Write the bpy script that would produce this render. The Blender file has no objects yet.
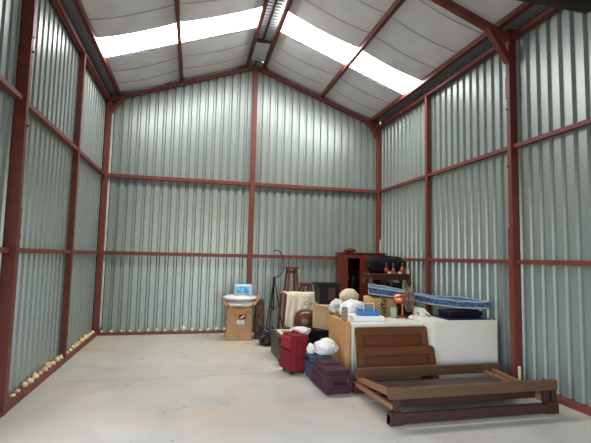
import bpy, bmesh, math, random
from mathutils import Vector, Matrix, noise, Euler
random.seed(7)
S = bpy.context.scene
COL = S.collection
PI = math.pi

# ------------------------------------------------------------------ materials
def lin(c):
    c = c / 255.0
    return c / 12.92 if c <= 0.04045 else ((c + 0.055) / 1.055) ** 2.4
def rgb(*c): return tuple(lin(v) for v in c) + (1.0,)
MATS = {}
def mat(name, c, rough=0.6, metal=0.0, c2=None, scale=8.0, stretch=(1, 1, 1), amt=0.5, bump=0.0, bscale=None, spec=0.5, emit=0.0, trans=0.0, coat=0.0):
    if name in MATS: return MATS[name]
    m = bpy.data.materials.new(name); m.use_nodes = True
    N = m.node_tree.nodes; L = m.node_tree.links
    b = N['Principled BSDF']
    b.inputs['Base Color'].default_value = rgb(*c)
    b.inputs['Roughness'].default_value = rough
    b.inputs['Metallic'].default_value = metal
    b.inputs['Specular IOR Level'].default_value = spec
    b.inputs['Coat Weight'].default_value = coat
    b.inputs['Transmission Weight'].default_value = trans
    tc = N.new('ShaderNodeTexCoord'); mp = N.new('ShaderNodeMapping')
    mp.inputs['Scale'].default_value = stretch
    L.new(tc.outputs['Object'], mp.inputs['Vector'])
    nz = N.new('ShaderNodeTexNoise'); nz.inputs['Scale'].default_value = scale; nz.inputs['Detail'].default_value = 6
    L.new(mp.outputs['Vector'], nz.inputs['Vector'])
    if c2 is None: c2 = tuple(v * 0.86 for v in c)
    cr = N.new('ShaderNodeValToRGB')
    cr.color_ramp.elements[0].position = 0.5 - amt * 0.5; cr.color_ramp.elements[1].position = 0.5 + amt * 0.5
    cr.color_ramp.elements[0].color = rgb(*c2); cr.color_ramp.elements[1].color = rgb(*c)
    L.new(nz.outputs['Fac'], cr.inputs['Fac']); L.new(cr.outputs['Color'], b.inputs['Base Color'])
    if bump:
        bp = N.new('ShaderNodeBump'); bp.inputs['Strength'].default_value = bump; bp.inputs['Distance'].default_value = 0.01
        n2 = N.new('ShaderNodeTexNoise'); n2.inputs['Scale'].default_value = bscale or scale * 4; n2.inputs['Detail'].default_value = 4
        L.new(mp.outputs['Vector'], n2.inputs['Vector'])
        L.new(n2.outputs['Fac'], bp.inputs['Height']); L.new(bp.outputs['Normal'], b.inputs['Normal'])
    if emit:
        b.inputs['Emission Color'].default_value = rgb(255, 255, 255); b.inputs['Emission Strength'].default_value = emit
    MATS[name] = m
    return m

M_STEEL = mat('red_oxide_steel', (120, 56, 46), 0.5, 0.0, (98, 44, 37), 6, amt=0.5)
M_SHEET = mat('galvanised_sheet', (158, 168, 165), 0.36, 0.45, (144, 155, 153), 5, (1, 1, 0.12), 0.6)
M_DARKSTEEL = mat('dark_steel', (52, 44, 40), 0.6)
M_FOIL = mat('insulation_blanket', (226, 226, 227), 0.6, 0.0, (208, 208, 210), 3, amt=0.5, bump=0.5, bscale=5)
M_SEAM = mat('blanket_seam', (150, 150, 154), 0.7)
M_RIDGE = mat('ridge_sheet', (150, 154, 158), 0.5, 0.3)
M_FOAM = mat('expanding_foam', (244, 228, 182), 0.8, 0, (228, 204, 146), 20, bump=0.6)
M_GAP = mat('pale_daylight_gap', (215, 214, 208), 0.6)  # pale colour standing in for daylight in the corner gaps
M_CARD = mat('cardboard', (178, 140, 102), 0.8, 0, (164, 127, 91), 5)
M_CARD2 = mat('tan_cardboard', (196, 146, 92), 0.75, 0, (182, 132, 82), 5)
M_CARD3 = mat('pale_cardboard', (194, 162, 124), 0.8, 0, (176, 146, 110), 6)
M_CARDY = mat('yellow_cardboard', (224, 190, 130), 0.8, 0, (208, 172, 114), 6)
M_TAPE = mat('parcel_tape', (160, 124, 84), 0.35)
M_WHITEPL = mat('white_plastic_bag', (228, 226, 222), 0.4, 0, (206, 204, 200), 10, bump=0.8, bscale=18)
M_WHITE = mat('white_enamel', (228, 224, 214), 0.35, 0, (220, 216, 204), 3)
M_WHITE2 = mat('cream_laminate', (222, 214, 198), 0.45, 0, (208, 200, 184), 4)
M_PAPER = mat('white_paper', (236, 235, 232), 0.7, 0, (222, 221, 218), 6)
M_BLUEPK = mat('blue_print_wrap', (28, 150, 224), 0.3, 0, (150, 212, 240), 11, amt=0.22)
M_CLEAR = mat('clear_wrap', (205, 225, 235), 0.25, 0, (170, 205, 225), 12)
M_RED = mat('red_fabric', (122, 10, 30), 0.9, 0, (102, 8, 24), 12, bump=0.2, bscale=120)
M_RED2 = mat('bright_red', (150, 16, 34), 0.85)
M_NAVY = mat('navy_fabric', (52, 68, 96), 0.8, 0, (40, 54, 78), 14, bump=0.2, bscale=120)
M_PURPLE = mat('plum_fabric', (70, 27, 42), 0.9, 0, (56, 21, 34), 14, bump=0.2, bscale=120)
M_PURPLE2 = mat('plum_trim', (58, 22, 42), 0.6)
M_BLACK = mat('black_plastic', (20, 20, 23), 0.45, spec=0.3)
M_BLACKF = mat('black_fabric', (24, 24, 29), 0.8, 0, (16, 16, 20), 15, spec=0.2)
M_BIN = mat('black_bin_bag', (32, 32, 36), 0.3, 0, (22, 22, 26), 12, bump=0.8, bscale=16)
M_CHROME = mat('chrome', (200, 200, 204), 0.2, 1.0)
M_WOOD = mat('dark_wood', (106, 60, 30), 0.42, 0, (80, 43, 22), 6, (1, 8, 8), 0.7, spec=0.25)
M_WOODP = mat('panel_wood', (112, 68, 34), 0.38, 0, (88, 50, 25), 5, (1, 7, 7), 0.7, spec=0.25)
M_BEDW = mat('bed_wood', (104, 74, 50), 0.45, 0, (82, 56, 38), 6, (1, 9, 9), 0.7)
M_BEDL = mat('bed_rail_wood', (150, 108, 76), 0.5, 0, (122, 84, 58), 6, (9, 1, 9), 0.7)
M_BEDR = mat('bed_red_wood', (66, 36, 31), 0.45, 0, (48, 26, 23), 6, (1, 9, 9), 0.7)
M_MAHOG = mat('mahogany', (114, 47, 28), 0.5, 0, (90, 34, 21), 5, (8, 8, 1), 0.7, spec=0.3)
M_MAHOGD = mat('dark_mahogany', (74, 32, 24), 0.4, 0, (52, 22, 18), 5, (1, 8, 8), 0.7)
M_INSIDE = mat('cabinet_inside', (56, 26, 20), 0.6)
M_STOOL = mat('stool_wood', (112, 54, 32), 0.4, 0, (86, 40, 25), 5, (8, 8, 1), 0.7)
M_TOPW = mat('table_edge_wood', (172, 116, 78), 0.5, 0, (150, 98, 64), 5, (1, 8, 8), 0.7)
M_CREAM = mat('cream_cloth', (232, 220, 196), 0.85, 0, (218, 204, 178), 10)
M_SACK = mat('beige_sack', (214, 200, 178), 0.85, 0, (198, 182, 158), 9, bump=0.3, bscale=30)
M_INK = mat('grey_ink', (96, 92, 88), 0.8)
M_URN = mat('brown_glaze', (98, 52, 38), 0.3, 0, (72, 36, 28), 4)
M_RUG = mat('brown_rug', (124, 92, 68), 0.95, 0, (54, 42, 38), 11, amt=0.16, bump=0.5, bscale=30)
M_GREENTR = mat('dark_trunk', (54, 58, 58), 0.5, 0, (42, 46, 46), 5)
M_BROWNRIM = mat('brown_rim', (76, 46, 36), 0.5)
M_BROWNBAG = mat('brown_leather', (86, 56, 46), 0.5, 0, (58, 38, 34), 9, bump=0.5, bscale=20)
M_PICT = mat('grey_picture', (164, 166, 158), 0.4, 0, (120, 124, 118), 7)
M_COPPER = mat('copper', (214, 138, 104), 0.32, 0.85, (190, 112, 84), 8)
M_CAGE = mat('fan_cage_metal', (150, 128, 116), 0.4, 0.6)
M_BLADE = mat('fan_blade', (120, 100, 92), 0.45, 0.3)
M_GREENGL = mat('pale_green_ceramic', (170, 184, 158), 0.45, 0, (154, 168, 142), 8)
M_BLUECASE = mat('blue_plastic', (16, 112, 196), 0.4)
M_GREY = mat('grey_plastic', (134, 138, 136), 0.45)
M_MATT = mat('mattress_damask', (34, 54, 92), 0.7, 0, (74, 98, 134), 26, (1, 1, 1.4), 0.10)
M_PIPING = mat('mattress_piping', (150, 168, 186), 0.7)
M_LID = mat('navy_lid', (24, 28, 62), 0.22, 0, (20, 24, 54), 3)
M_AMBER = mat('amber_ceramic', (168, 82, 50), 0.3, 0.3, (112, 52, 34), 9)
M_GRAYWOOD = mat('weathered_wood', (150, 132, 112), 0.7, 0, (126, 108, 92), 8)
M_STRAW = mat('tan_ornament', (206, 160, 120), 0.6)

def glass(name, tint):
    m = bpy.data.materials.new(name); m.use_nodes = True
    N = m.node_tree.nodes; L = m.node_tree.links
    t = N.new('ShaderNodeBsdfTransparent'); t.inputs['Color'].default_value = rgb(*tint)
    g = N.new('ShaderNodeBsdfGlossy'); g.inputs['Roughness'].default_value = 0.06
    x = N.new('ShaderNodeMixShader'); x.inputs['Fac'].default_value = 0.05
    L.new(t.outputs[0], x.inputs[1]); L.new(g.outputs[0], x.inputs[2]); L.new(x.outputs[0], N['Material Output'].inputs['Surface'])
    return m
M_GLASS = glass('door_glass', (210, 205, 200))

def skylight_mat():
    m = bpy.data.materials.new('translucent_skylight'); m.use_nodes = True
    b = m.node_tree.nodes['Principled BSDF']
    b.inputs['Base Color'].default_value = rgb(245, 248, 250)
    b.inputs['Emission Color'].default_value = rgb(255, 252, 246)
    b.inputs['Emission Strength'].default_value = SKY_E
    return m
SKY_E = 22.0
M_SKYL = skylight_mat()

def floor_mat():
    m = bpy.data.materials.new('concrete_floor'); m.use_nodes = True
    N = m.node_tree.nodes; L = m.node_tree.links; b = N['Principled BSDF']
    tc = N.new('ShaderNodeTexCoord')
    def nz(scale, det=5, dist=0.0):
        n = N.new('ShaderNodeTexNoise'); n.inputs['Scale'].default_value = scale; n.inputs['Detail'].default_value = det
        n.inputs['Distortion'].default_value = dist
        L.new(tc.outputs['Object'], n.inputs['Vector']); return n
    def ramp(src, p0, c0, p1, c1):
        r = N.new('ShaderNodeValToRGB'); e = r.color_ramp.elements
        e[0].position = p0; e[0].color = c0; e[1].position = p1; e[1].color = c1
        L.new(src, r.inputs['Fac']); return r
    base = ramp(nz(1.1, 8, 0.6).outputs['Fac'], 0.35, rgb(184, 179, 170), 0.68, rgb(200, 196, 188))
    stain = ramp(nz(0.55, 4).outputs['Fac'], 0.52, (0, 0, 0, 1), 0.68, (1, 1, 1, 1))
    mix = N.new('ShaderNodeMixRGB'); mix.inputs['Color2'].default_value = rgb(196, 176, 150)
    mul = N.new('ShaderNodeMath'); mul.operation = 'MULTIPLY'; mul.inputs[1].default_value = 0.6
    L.new(stain.outputs['Color'], mul.inputs[0]); L.new(mul.outputs[0], mix.inputs['Fac'])
    L.new(base.outputs['Color'], mix.inputs['Color1'])
    specks = ramp(nz(26, 0).outputs['Fac'], 0.14, (1, 1, 1, 1), 0.17, (0, 0, 0, 1))
    mix2 = N.new('ShaderNodeMixRGB'); mix2.inputs['Color2'].default_value = rgb(96, 90, 84)
    L.new(specks.outputs['Color'], mix2.inputs['Fac']); L.new(mix.outputs['Color'], mix2.inputs['Color1'])
    L.new(mix2.outputs['Color'], b.inputs['Base Color'])
    rr = ramp(nz(2.2, 5).outputs['Fac'], 0.3, (0.26, 0.26, 0.26, 1), 0.7, (0.5, 0.5, 0.5, 1))
    L.new(rr.outputs['Color'], b.inputs['Roughness'])
    return m
M_FLOOR = floor_mat()
M_GROUND = mat('outside_ground', (170, 160, 146), 0.9)

# ------------------------------------------------------------------ mesh helpers
class MB:
    def __init__(self): self.bm = bmesh.new()
    def add(self, verts, faces, M=None):
        vs = [self.bm.verts.new((M @ Vector(v)) if M else Vector(v)) for v in verts]
        for f in faces:
            try: self.bm.faces.new([vs[i] for i in f])
            except ValueError: pass
        return vs
    def box(self, x0, x1, y0, y1, z0, z1, M=None, bev=0.0, seg=2):
        if x0 > x1: x0, x1 = x1, x0
        if y0 > y1: y0, y1 = y1, y0
        if z0 > z1: z0, z1 = z1, z0
        t = bmesh.new()
        v = [t.verts.new(p) for p in [(x0,y0,z0),(x1,y0,z0),(x1,y1,z0),(x0,y1,z0),(x0,y0,z1),(x1,y0,z1),(x1,y1,z1),(x0,y1,z1)]]
        for f in [(0,3,2,1),(4,5,6,7),(0,1,5,4),(1,2,6,5),(2,3,7,6),(3,0,4,7)]: t.faces.new([v[i] for i in f])
        if bev: bmesh.ops.bevel(t, geom=t.edges[:], offset=bev, segments=seg, profile=0.7, affect='EDGES')
        self.merge(t, M); return self
    def merge(self, t, M=None):
        if M: bmesh.ops.transform(t, matrix=M, verts=t.verts[:])
        t.verts.index_update()
        vs = [self.bm.verts.new(v.co) for v in t.verts]
        for f in t.faces:
            try: self.bm.faces.new([vs[v.index] for v in f.verts])
            except ValueError: pass
        t.free()
    def beam(self, a, b, w, h, up=(0, 0, 1), bev=0.0):
        a, b = Vector(a), Vector(b); d = b - a; ln = d.length; d.normalize()
        u = Vector(up); s = d.cross(u).normalized(); u = s.cross(d).normalized()
        R = Matrix((s, d, u)).transposed().to_4x4(); R.translation = a
        return self.box(-w/2, w/2, 0, ln, -h/2, h/2, R, bev)
    def cee(self, a, b, w, h, up, open_dir=1, t=0.008, lip=0.02):
        # C channel: web h tall, flanges w wide
        a, b = Vector(a), Vector(b); d = b - a; ln = d.length; d.normalize()
        u = Vector(up); s = d.cross(u).normalized(); u = s.cross(d).normalized()
        R = Matrix((s, d, u)).transposed().to_4x4(); R.translation = a
        o = open_dir
        self.box(-o*w/2, -o*(w/2-t), 0, ln, -h/2, h/2, R)
        self.box(-o*w/2, o*w/2, 0, ln, h/2-t, h/2, R); self.box(-o*w/2, o*w/2, 0, ln, -h/2, -h/2+t, R)
        self.box(o*(w/2-t), o*w/2, 0, ln, h/2-lip, h/2, R); self.box(o*(w/2-t), o*w/2, 0, ln, -h/2, -h/2+lip, R)
        return self
    def tube(self, pts, r, n=10, closed=False):
        pts = [Vector(p) for p in pts]; rings = []; m = len(pts)
        rad = r if isinstance(r, (list, tuple)) else [r] * m
        prev = None
        for i, p in enumerate(pts):
            if closed: d = pts[(i+1) % m] - pts[i-1]
            else: d = pts[min(i+1, m-1)] - pts[max(i-1, 0)]
            d.normalize()
            if prev is None:
                a = Vector((0, 0, 1)) if abs(d.z) < 0.9 else Vector((1, 0, 0))
                s = d.cross(a).normalized()
            else:
                s = (prev - d * prev.dot(d)).normalized()
            prev = s; t = d.cross(s)
            rings.append([self.bm.verts.new(p + (s * math.cos(2*PI*k/n) + t * math.sin(2*PI*k/n)) * rad[i]) for k in range(n)])
        for i in range(m if closed else m-1):
            A, B = rings[i], rings[(i+1) % m]
            for k in range(n): self.bm.faces.new([A[k], A[(k+1) % n], B[(k+1) % n], B[k]])
        if not closed:
            self.bm.faces.new(rings[0][::-1]); self.bm.faces.new(rings[-1])
        return self
    def lathe(self, prof, n=28, M=None):
        t = bmesh.new(); rings = []
        for r, z in prof:
            rings.append([t.verts.new((max(r, 1e-4) * math.cos(2*PI*k/n), max(r, 1e-4) * math.sin(2*PI*k/n), z)) for k in range(n)])
        for A, B in zip(rings, rings[1:]):
            for k in range(n): t.faces.new([A[k], A[(k+1) % n], B[(k+1) % n], B[k]])
        t.faces.new(rings[0][::-1]); t.faces.new(rings[-1])
        self.merge(t, M); return self
    def blob(self, c, sx, sy, sz, amp=0.12, freq=2.0, seed=0, sub=4, flat=True, crumple=0.0):
        t = bmesh.new(); bmesh.ops.create_icosphere(t, subdivisions=sub, radius=1.0)
        o = Vector((seed * 7.3, seed * 3.1, seed * 5.7))
        for v in t.verts:
            p = v.co.copy()
            k = 1 + amp * noise.noise(p * freq + o)
            if crumple: k += crumple * (0.5 - abs(noise.noise(p * freq * 2.6 + o)) * 2.2)
            p = p * k
            # squarer body
            v.co = Vector((p.x * sx, p.y * sy, p.z * sz))
        if flat:
            for v in t.verts: v.co.z = max(v.co.z, -sz * 0.72)
            zm = min(v.co.z for v in t.verts)
        else: zm = -sz
        for v in t.verts: v.co = v.co + Vector((c[0], c[1], c[2] - zm))
        self.merge(t); return self
    def prism(self, poly, axis, a, b):
        # poly in the two other axes
        def P(u, v, w):
            return {'x': (w, u, v), 'y': (u, w, v), 'z': (u, v, w)}[axis]
        n = len(poly)
        A = [self.bm.verts.new(P(u, v, a)) for u, v in poly]; B = [self.bm.verts.new(P(u, v, b)) for u, v in poly]
        self.bm.faces.new(A[::-1]); self.bm.faces.new(B)
        for i in range(n): self.bm.faces.new([A[i], A[(i+1) % n], B[(i+1) % n], B[i]])
        return self
    def build(self, name, m, parent=None, smooth=False, loc=None, rz=0.0):
        bmesh.ops.recalc_face_normals(self.bm, faces=self.bm.faces[:])
        me = bpy.data.meshes.new(name); self.bm.to_mesh(me); self.bm.free()
        me.materials.append(m)
        if smooth:
            for p in me.polygons: p.use_smooth = True
            try: me.set_sharp_from_angle(angle=math.radians(40))
            except Exception: pass
        o = bpy.data.objects.new(name, me); COL.objects.link(o)
        if parent is not None: o.parent = parent
        if loc is not None: o.location = loc
        o.rotation_euler = (0, 0, rz)
        return o
def thing(name, label, cat, loc=(0, 0, 0), rz=0.0, group=None):
    o = bpy.data.objects.new(name, None); COL.objects.link(o); o.empty_display_size = 0.1
    o.location = loc; o.rotation_euler = (0, 0, rz)
    return tag(o, label, cat, group)
def tag(o, label, cat, group=None):
    o['label'] = label; o['category'] = cat
    if group: o['group'] = group
    return o
def struct(mb, name, m, smooth=False):
    o = mb.build(name, m, smooth=smooth); o['kind'] = 'structure'; return o
TRIM = [0]
def trim(mb, m=None, label=None):
    TRIM[0] += 1
    o = struct(mb, 'trim_%d' % TRIM[0], m or M_STEEL)
    if label: o['label'] = label
    return o
def dup(root, loc, rz=None, label=None):
    r = root.copy(); COL.objects.link(r); r.location = loc
    if rz is not None: r.rotation_euler = (0, 0, rz)
    if label: r['label'] = label
    for ch in list(root.children):
        c = ch.copy(); COL.objects.link(c); c.parent = r
        for g in list(ch.children):
            d = g.copy(); COL.objects.link(d); d.parent = c
    return r

# ------------------------------------------------------------------ shell dimensions
W = 5.957; H = 4.72; RX = 2.98; RH = 5.83
H1, H2 = 1.606, 3.17
YA, YB, YC, YF = -2.12, -4.27, -8.5, -10.2
ZE = 4.86; SL = (5.95 - ZE) / RX          # roof underside at the wall line, slope
def roof_z(x): return ZE + SL * (x if x <= RX else (W - x))
OFF = 0.075                                # sheet sits behind the frame's inner face

def sheet_profile(L):
    # inner-facing wide pans with grooves that step outwards
    p = 0.1715; pts = []; s = 0.0
    while s < L:
        for ds, d in ((0.0, 0.0), (0.096, 0.0), (0.116, 0.038), (0.150, 0.038)):
            pts.append((min(s + ds, L), d))
        s += p
    pts.append((L, pts[-1][1]))
    return pts
def sheet_wall(name, origin, along, outward, L, z0f, z1f):
    mb = MB(); pr = sheet_profile(L); o = Vector(origin); a = Vector(along); w = Vector(outward)
    prev = None
    for s, d in pr:
        p = o + a * s + w * d
        zs = (z0f, z1f(s))
        nowv = [mb.bm.verts.new((p.x, p.y, z)) for z in zs]
        if prev: mb.bm.faces.new([prev[0], nowv[0], nowv[1], prev[1]])
        prev = nowv
    o = struct(mb, name, M_SHEET)
    return o
DY0, DY1, DZ = -5.45, -8.35, 3.12          # doorway in the left wall, beyond the frame
sheet_wall('wall_left', (-OFF, 0.08, 0), (0, -1, 0), (-1, 0, 0), 0.08 - DY0, 0.0, lambda s: ZE + 0.08)
sheet_wall('wall_left_head', (-OFF, DY0, 0), (0, -1, 0), (-1, 0, 0), DY0 - DY1, DZ, lambda s: ZE + 0.08)
sheet_wall('wall_left_near', (-OFF, DY1, 0), (0, -1, 0), (-1, 0, 0), DY1 - YF, 0.0, lambda s: ZE + 0.08)
sheet_wall('wall_right', (W + OFF, 0.08, 0), (0, -1, 0), (1, 0, 0), 0.08 - YF, 0.0, lambda s: ZE + 0.08)
sheet_wall('wall_back', (-OFF, OFF, 0), (1, 0, 0), (0, 1, 0), W + 2 * OFF, 0.0, lambda s: roof_z(s - OFF) + 0.11)

mb = MB(); mb.box(-0.1, 1.5, YF - 0.05, YF, 0, 3.0); mb.box(W - 1.5, W + 0.1, YF - 0.05, YF, 0, 3.0)
mb.prism([(-0.1, 3.0), (W + 0.1, 3.0), (W + 0.1, ZE), (RX, roof_z(RX) + 0.1), (-0.1, ZE)], 'y', YF - 0.05, YF - 0.001)
struct(mb, 'wall_front', M_SHEET)
mb = MB(); mb.box(-0.3, W + 0.3, YF, 0.3, -0.15, 0.0); struct(mb, 'floor', M_FLOOR)
mb = MB(); mb.box(-30, 36, -60, YF - 0.002, -0.3, -0.02); mb.box(-30, -0.31, YF - 0.002, 10, -0.3, -0.02); struct(mb, 'ground', M_GROUND)
mb = MB(); mb.box(0.3, 3.0, -3.203, -3.195, 0.0, 0.0012); trim(mb, mat('floor_joint', (186, 140, 122), 0.8), 'thin reddish line across the concrete floor')

# base channels
for nm, a in (('baseboard_left', (-0.09, 0.045, YF, 0.09)), ('baseboard_right', (W - 0.045, W + 0.09, YF, 0.09)), ('baseboard_back', (0.045, W - 0.045, -0.03, 0.09))):
    mb = MB(); mb.box(a[0], a[1], a[2], a[3], 0.0, 0.03 if nm == 'baseboard_back' else 0.055)
    if nm == 'baseboard_back': mb.box(a[0], a[1], -0.085, -0.03, 0.0, 0.045)
    struct(mb, nm, M_STEEL)

# columns: corner, wind posts, portal columns, centre gable post
def column(x0, x1, y0, y1, z1):
    mb = MB(); mb.box(x0, x1, y0, y1, 0.0, z1, bev=0.004, seg=1); trim(mb)
column(-0.05, 0.045, -0.03, 0.06, H + 0.05)
column(W - 0.045, W + 0.05, -0.03, 0.06, H + 0.05)
column(RX - 0.05, RX + 0.05, -0.05, 0.06, RH - 0.03)
for ya in (YA, -6.4):
    if ya == YA: column(-0.06, 0.025, ya - 0.034, ya + 0.034, H)
    column(W - 0.025, W + 0.06, ya - 0.034, ya + 0.034, H)
def portal_column(x, sgn, y):
    mb = MB()
    mb.box(x - sgn * 0.07, x + sgn * 0.045, y - 0.036, y + 0.036, 0.0, H + 0.12, bev=0.004, seg=1)
    mb.box(x + sgn * 0.04, x + sgn * 0.052, y - 0.043, y + 0.043, 0, 2.05)            # splice sleeve
    mb.box(x + sgn * 0.04, x + sgn * 0.052, y - 0.041, y + 0.041, 3.85, 4.15)
    for zz in (1.75, 2.9, 3.7):
        t = Matrix.Translation((x + sgn * 0.05, y + 0.02, zz)) @ Matrix.Rotation(PI/2, 4, 'Y')
        mb.lathe([(0.014, -0.012), (0.014, 0.012)], 8, t)
    trim(mb)
for y in (YB, YC):
    portal_column(0.0, 1, y); portal_column(W, -1, y)

# girts (inner faces almost flush with the columns)
ycuts = [-0.03, YA, YB, -6.4, YC, YF]
for z in (H1, H2):
    for y0, y1 in zip(ycuts, ycuts[1:]):
        for x, sg in ((0.0, 1), (W, -1)):
            if sg == 1 and z == H1 and y0 < -4.3: continue
            mb = MB(); mb.box(x + sg * 0.01, x - sg * 0.06, y0 - 0.03, y1 + 0.04, z - 0.026, z + 0.026); trim(mb)
    for x0, x1 in ((0.04, RX - 0.05), (RX + 0.05, W - 0.04)):
        mb = MB(); mb.box(x0, x1, -0.025, 0.06, z - 0.035, z + 0.035); trim(mb)
# eave girts along the wall heads
for y0, y1 in zip(ycuts, ycuts[1:]):
    for x, sg in ((0.0, 1), (W, -1)):
        mb = MB(); mb.cee((x - sg * 0.02, y0, H), (x - sg * 0.02, y1, H), 0.08, 0.085, (0, 0, 1), sg); trim(mb)

# gable rafters and portal rafters
def rafter(y, w, h, drop):
    for sg, xa in ((1, 0.0), (-1, W)):
        mb = MB()
        n = Vector((-SL * sg, 0, 1)).normalized()
        a = Vector((xa + sg * 0.0, y, roof_z(xa) - drop)); b = Vector((RX, y, roof_z(RX) - drop))
        mb.beam(a, b, w, h, (0, 0, 1), 0.004); trim(mb)
rafter(0.015, 0.07, 0.075, 0.13)
rafter(YB, 0.08, 0.10, 0.16); rafter(YC, 0.10, 0.13, 0.20)
for y, k in ((0.0, 0.24), (YB, 0.33), (YC, 0.33)):
    for sg, xa in ((1, 0.0), (-1, W)):
        mb = MB(); w = 0.06 if y == 0.0 else 0.085
        zb = roof_z(xa) - (0.13 if y == 0.0 else 0.13)
        mb.beam((xa + sg * 0.03, y - 0.01, zb - k - 0.03), (xa + sg * (k + 0.05), y - 0.01, zb + SL * (k + 0.05) - 0.02), w, w, (0, 1, 0), 0.003); trim(mb)

# purlins along the building
def purlin(x, w, h, drop, o=1):
    mb = MB(); z = roof_z(x) - drop - h / 2
    mb.cee((x, 0.03, z), (x, YF, z), w, h, (0, 0, 1), o); trim(mb)
purlin(0.17, 0.06, 0.09, 0.005); purlin(W - 0.17, 0.06, 0.09, 0.005, -1)
purlin(1.40, 0.06, 0.10, 0.0); purlin(W - 1.42, 0.06, 0.10, 0.0, -1)
purlin(2.79, 0.06, 0.10, 0.0); purlin(3.17, 0.06, 0.10, 0.0, -1)

# roof: blanket bays with a sag, skylight strips, ridge
S0, S1 = -2.22, -1.52
mb = MB()
def strip(mb, xa, xb, y0, y1, nx, ny, sag, lift=0.0):
    g = []
    for i in range(nx + 1):
        x = xa + (xb - xa) * i / nx; r = []
        for j in range(ny + 1):
            y = y0 + (y1 - y0) * j / ny
            u = i / nx
            s = -sag * (math.sin(PI * u) ** 0.8) * (0.75 + 0.35 * noise.noise(Vector((x * 0.7, y * 1.3, 2))))
            s += 0.010 * noise.noise(Vector((x * 1.5, y * 5, 7))) * math.sin(PI * u)
            r.append(mb.bm.verts.new((x, y, roof_z(x) + s + lift)))
        g.append(r)
    for i in range(nx):
        for j in range(ny): mb.bm.faces.new([g[i][j], g[i+1][j], g[i+1][j+1], g[i][j+1]])
XS = [0.0, 0.2, 1.40, 2.82, 3.14, W - 1.42, W - 0.2, W]
for xa, xb in ((0.17, 1.40), (1.40, 2.80), (3.16, W - 1.42), (W - 1.42, W - 0.17)):
    for y0, y1 in ((0.02, S1), (S0, YF)):
        strip(mb, xa, xb, y0, y1, 16, int(abs(y1 - y0) / 0.09), 0.05)
o = struct(mb, 'ceiling', M_FOIL, smooth=True)
mb = MB(); mb.box(-0.15, 0.18, YF, 0.1, ZE + 0.03, ZE + 0.05); struct(mb, 'ceiling_eave_left', M_RIDGE)
mb = MB(); mb.box(W - 0.18, W + 0.15, YF, 0.1, ZE + 0.03, ZE + 0.05); struct(mb, 'ceiling_eave_right', M_RIDGE)
mb = MB()
for y0, y1 in ((0.02, -0.9), (-2.9, YF)): mb.box(2.80, 3.16, y0, y1, roof_z(RX) + 0.02, roof_z(RX) + 0.04)
struct(mb, 'ceiling_ridge', M_FOIL)
# corrugated ridge cap over the uninsulated gap
mb = MB(); y = -0.9
while y > -2.9:
    mb.box(2.78, 3.18, y, y - 0.05, roof_z(RX) + 0.05, roof_z(RX) + 0.065); mb.box(2.78, 3.18, y - 0.05, y - 0.1, roof_z(RX) + 0.075, roof_z(RX) + 0.09); y -= 0.1
trim(mb, M_RIDGE)
mb = MB(); mb.box(2.96, 3.0, -0.9, -2.9, roof_z(RX) - 0.01, roof_z(RX) + 0.03); mb.box(2.8, 3.16, -0.88, -0.93, roof_z(RX) - 0.02, roof_z(RX) + 0.03); trim(mb, M_DARKSTEEL)
# closing roof sheet above (keeps daylight out)
mb = MB()
for sg, xa in ((1, -0.2), (-1, W + 0.2)):
    a = [(xa, 0.12, roof_z(0) - 0.2 * SL + 0.10), (xa, YF, roof_z(0) - 0.2 * SL + 0.10), (RX, YF, roof_z(RX) + 0.12), (RX, 0.12, roof_z(RX) + 0.12)]
    mb.add(a, [(0, 1, 2, 3)])
struct(mb, 'ceiling_roof_sheet', M_RIDGE)
# blanket seams: run from eave to ridge, each a thin strap
def seam(y, xa, xb):
    mb = MB(); pts = []
    for i in range(13):
        u = i / 12; x = xa + (xb - xa) * u
        pts.append((x, y + 0.02 * noise.noise(Vector((x, y, 3))), roof_z(x) - 0.05 * (math.sin(PI * u) ** 0.8) - 0.004))
    mb.tube(pts, 0.0045, 5); trim(mb, M_SEAM)
for y in (-0.45, -1.0, -2.75, -3.35, -3.95, -4.9, -5.6):
    for xa, xb in ((0.19, 1.37), (1.43, 2.76), (3.2, W - 1.45), (W - 1.39, W - 0.19)): seam(y, xa, xb)
# window_n: the translucent roof lights
WN = 0
for ya, yb in ((S0, S1),):
    for xa, xb in ((0.17, 2.80), (3.16, W - 0.17)):
        mb = MB(); g = []; WN += 1
        for x in (xa, xb): g.append([mb.bm.verts.new((x, yy, roof_z(x) + 0.015)) for yy in (ya, yb)])
        mb.bm.faces.new([g[0][0], g[1][0], g[1][1], g[0][1]])
        struct(mb, 'window_%d' % WN, M_SKYL)
# tie beam high across the shed, close to the viewer
mb = MB(); mb.tube([(-0.06, -5.42, 4.51), (W + 0.06, -5.42, 4.51)], 0.075, 14); trim(mb, M_DARKSTEEL, 'dark steel tie pipe crossing high near the roof')

# pale strips painted as daylight leaking through gaps beside the posts
mb = MB(); mb.box(0.05, 0.085, 0.045, 0.06, 0.15, H - 0.2); trim(mb, M_GAP, 'pale strip painted as leaking daylight beside the left rear corner post')
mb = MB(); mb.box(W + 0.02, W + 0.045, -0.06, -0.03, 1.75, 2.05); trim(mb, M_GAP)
mb = MB(); mb.box(W - 0.035, W - 0.005, YB - 0.085, YB - 0.065, 0.07, 0.26); trim(mb, M_FOAM)  # foam colour reused to paint a daylight gap by the portal column

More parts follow.
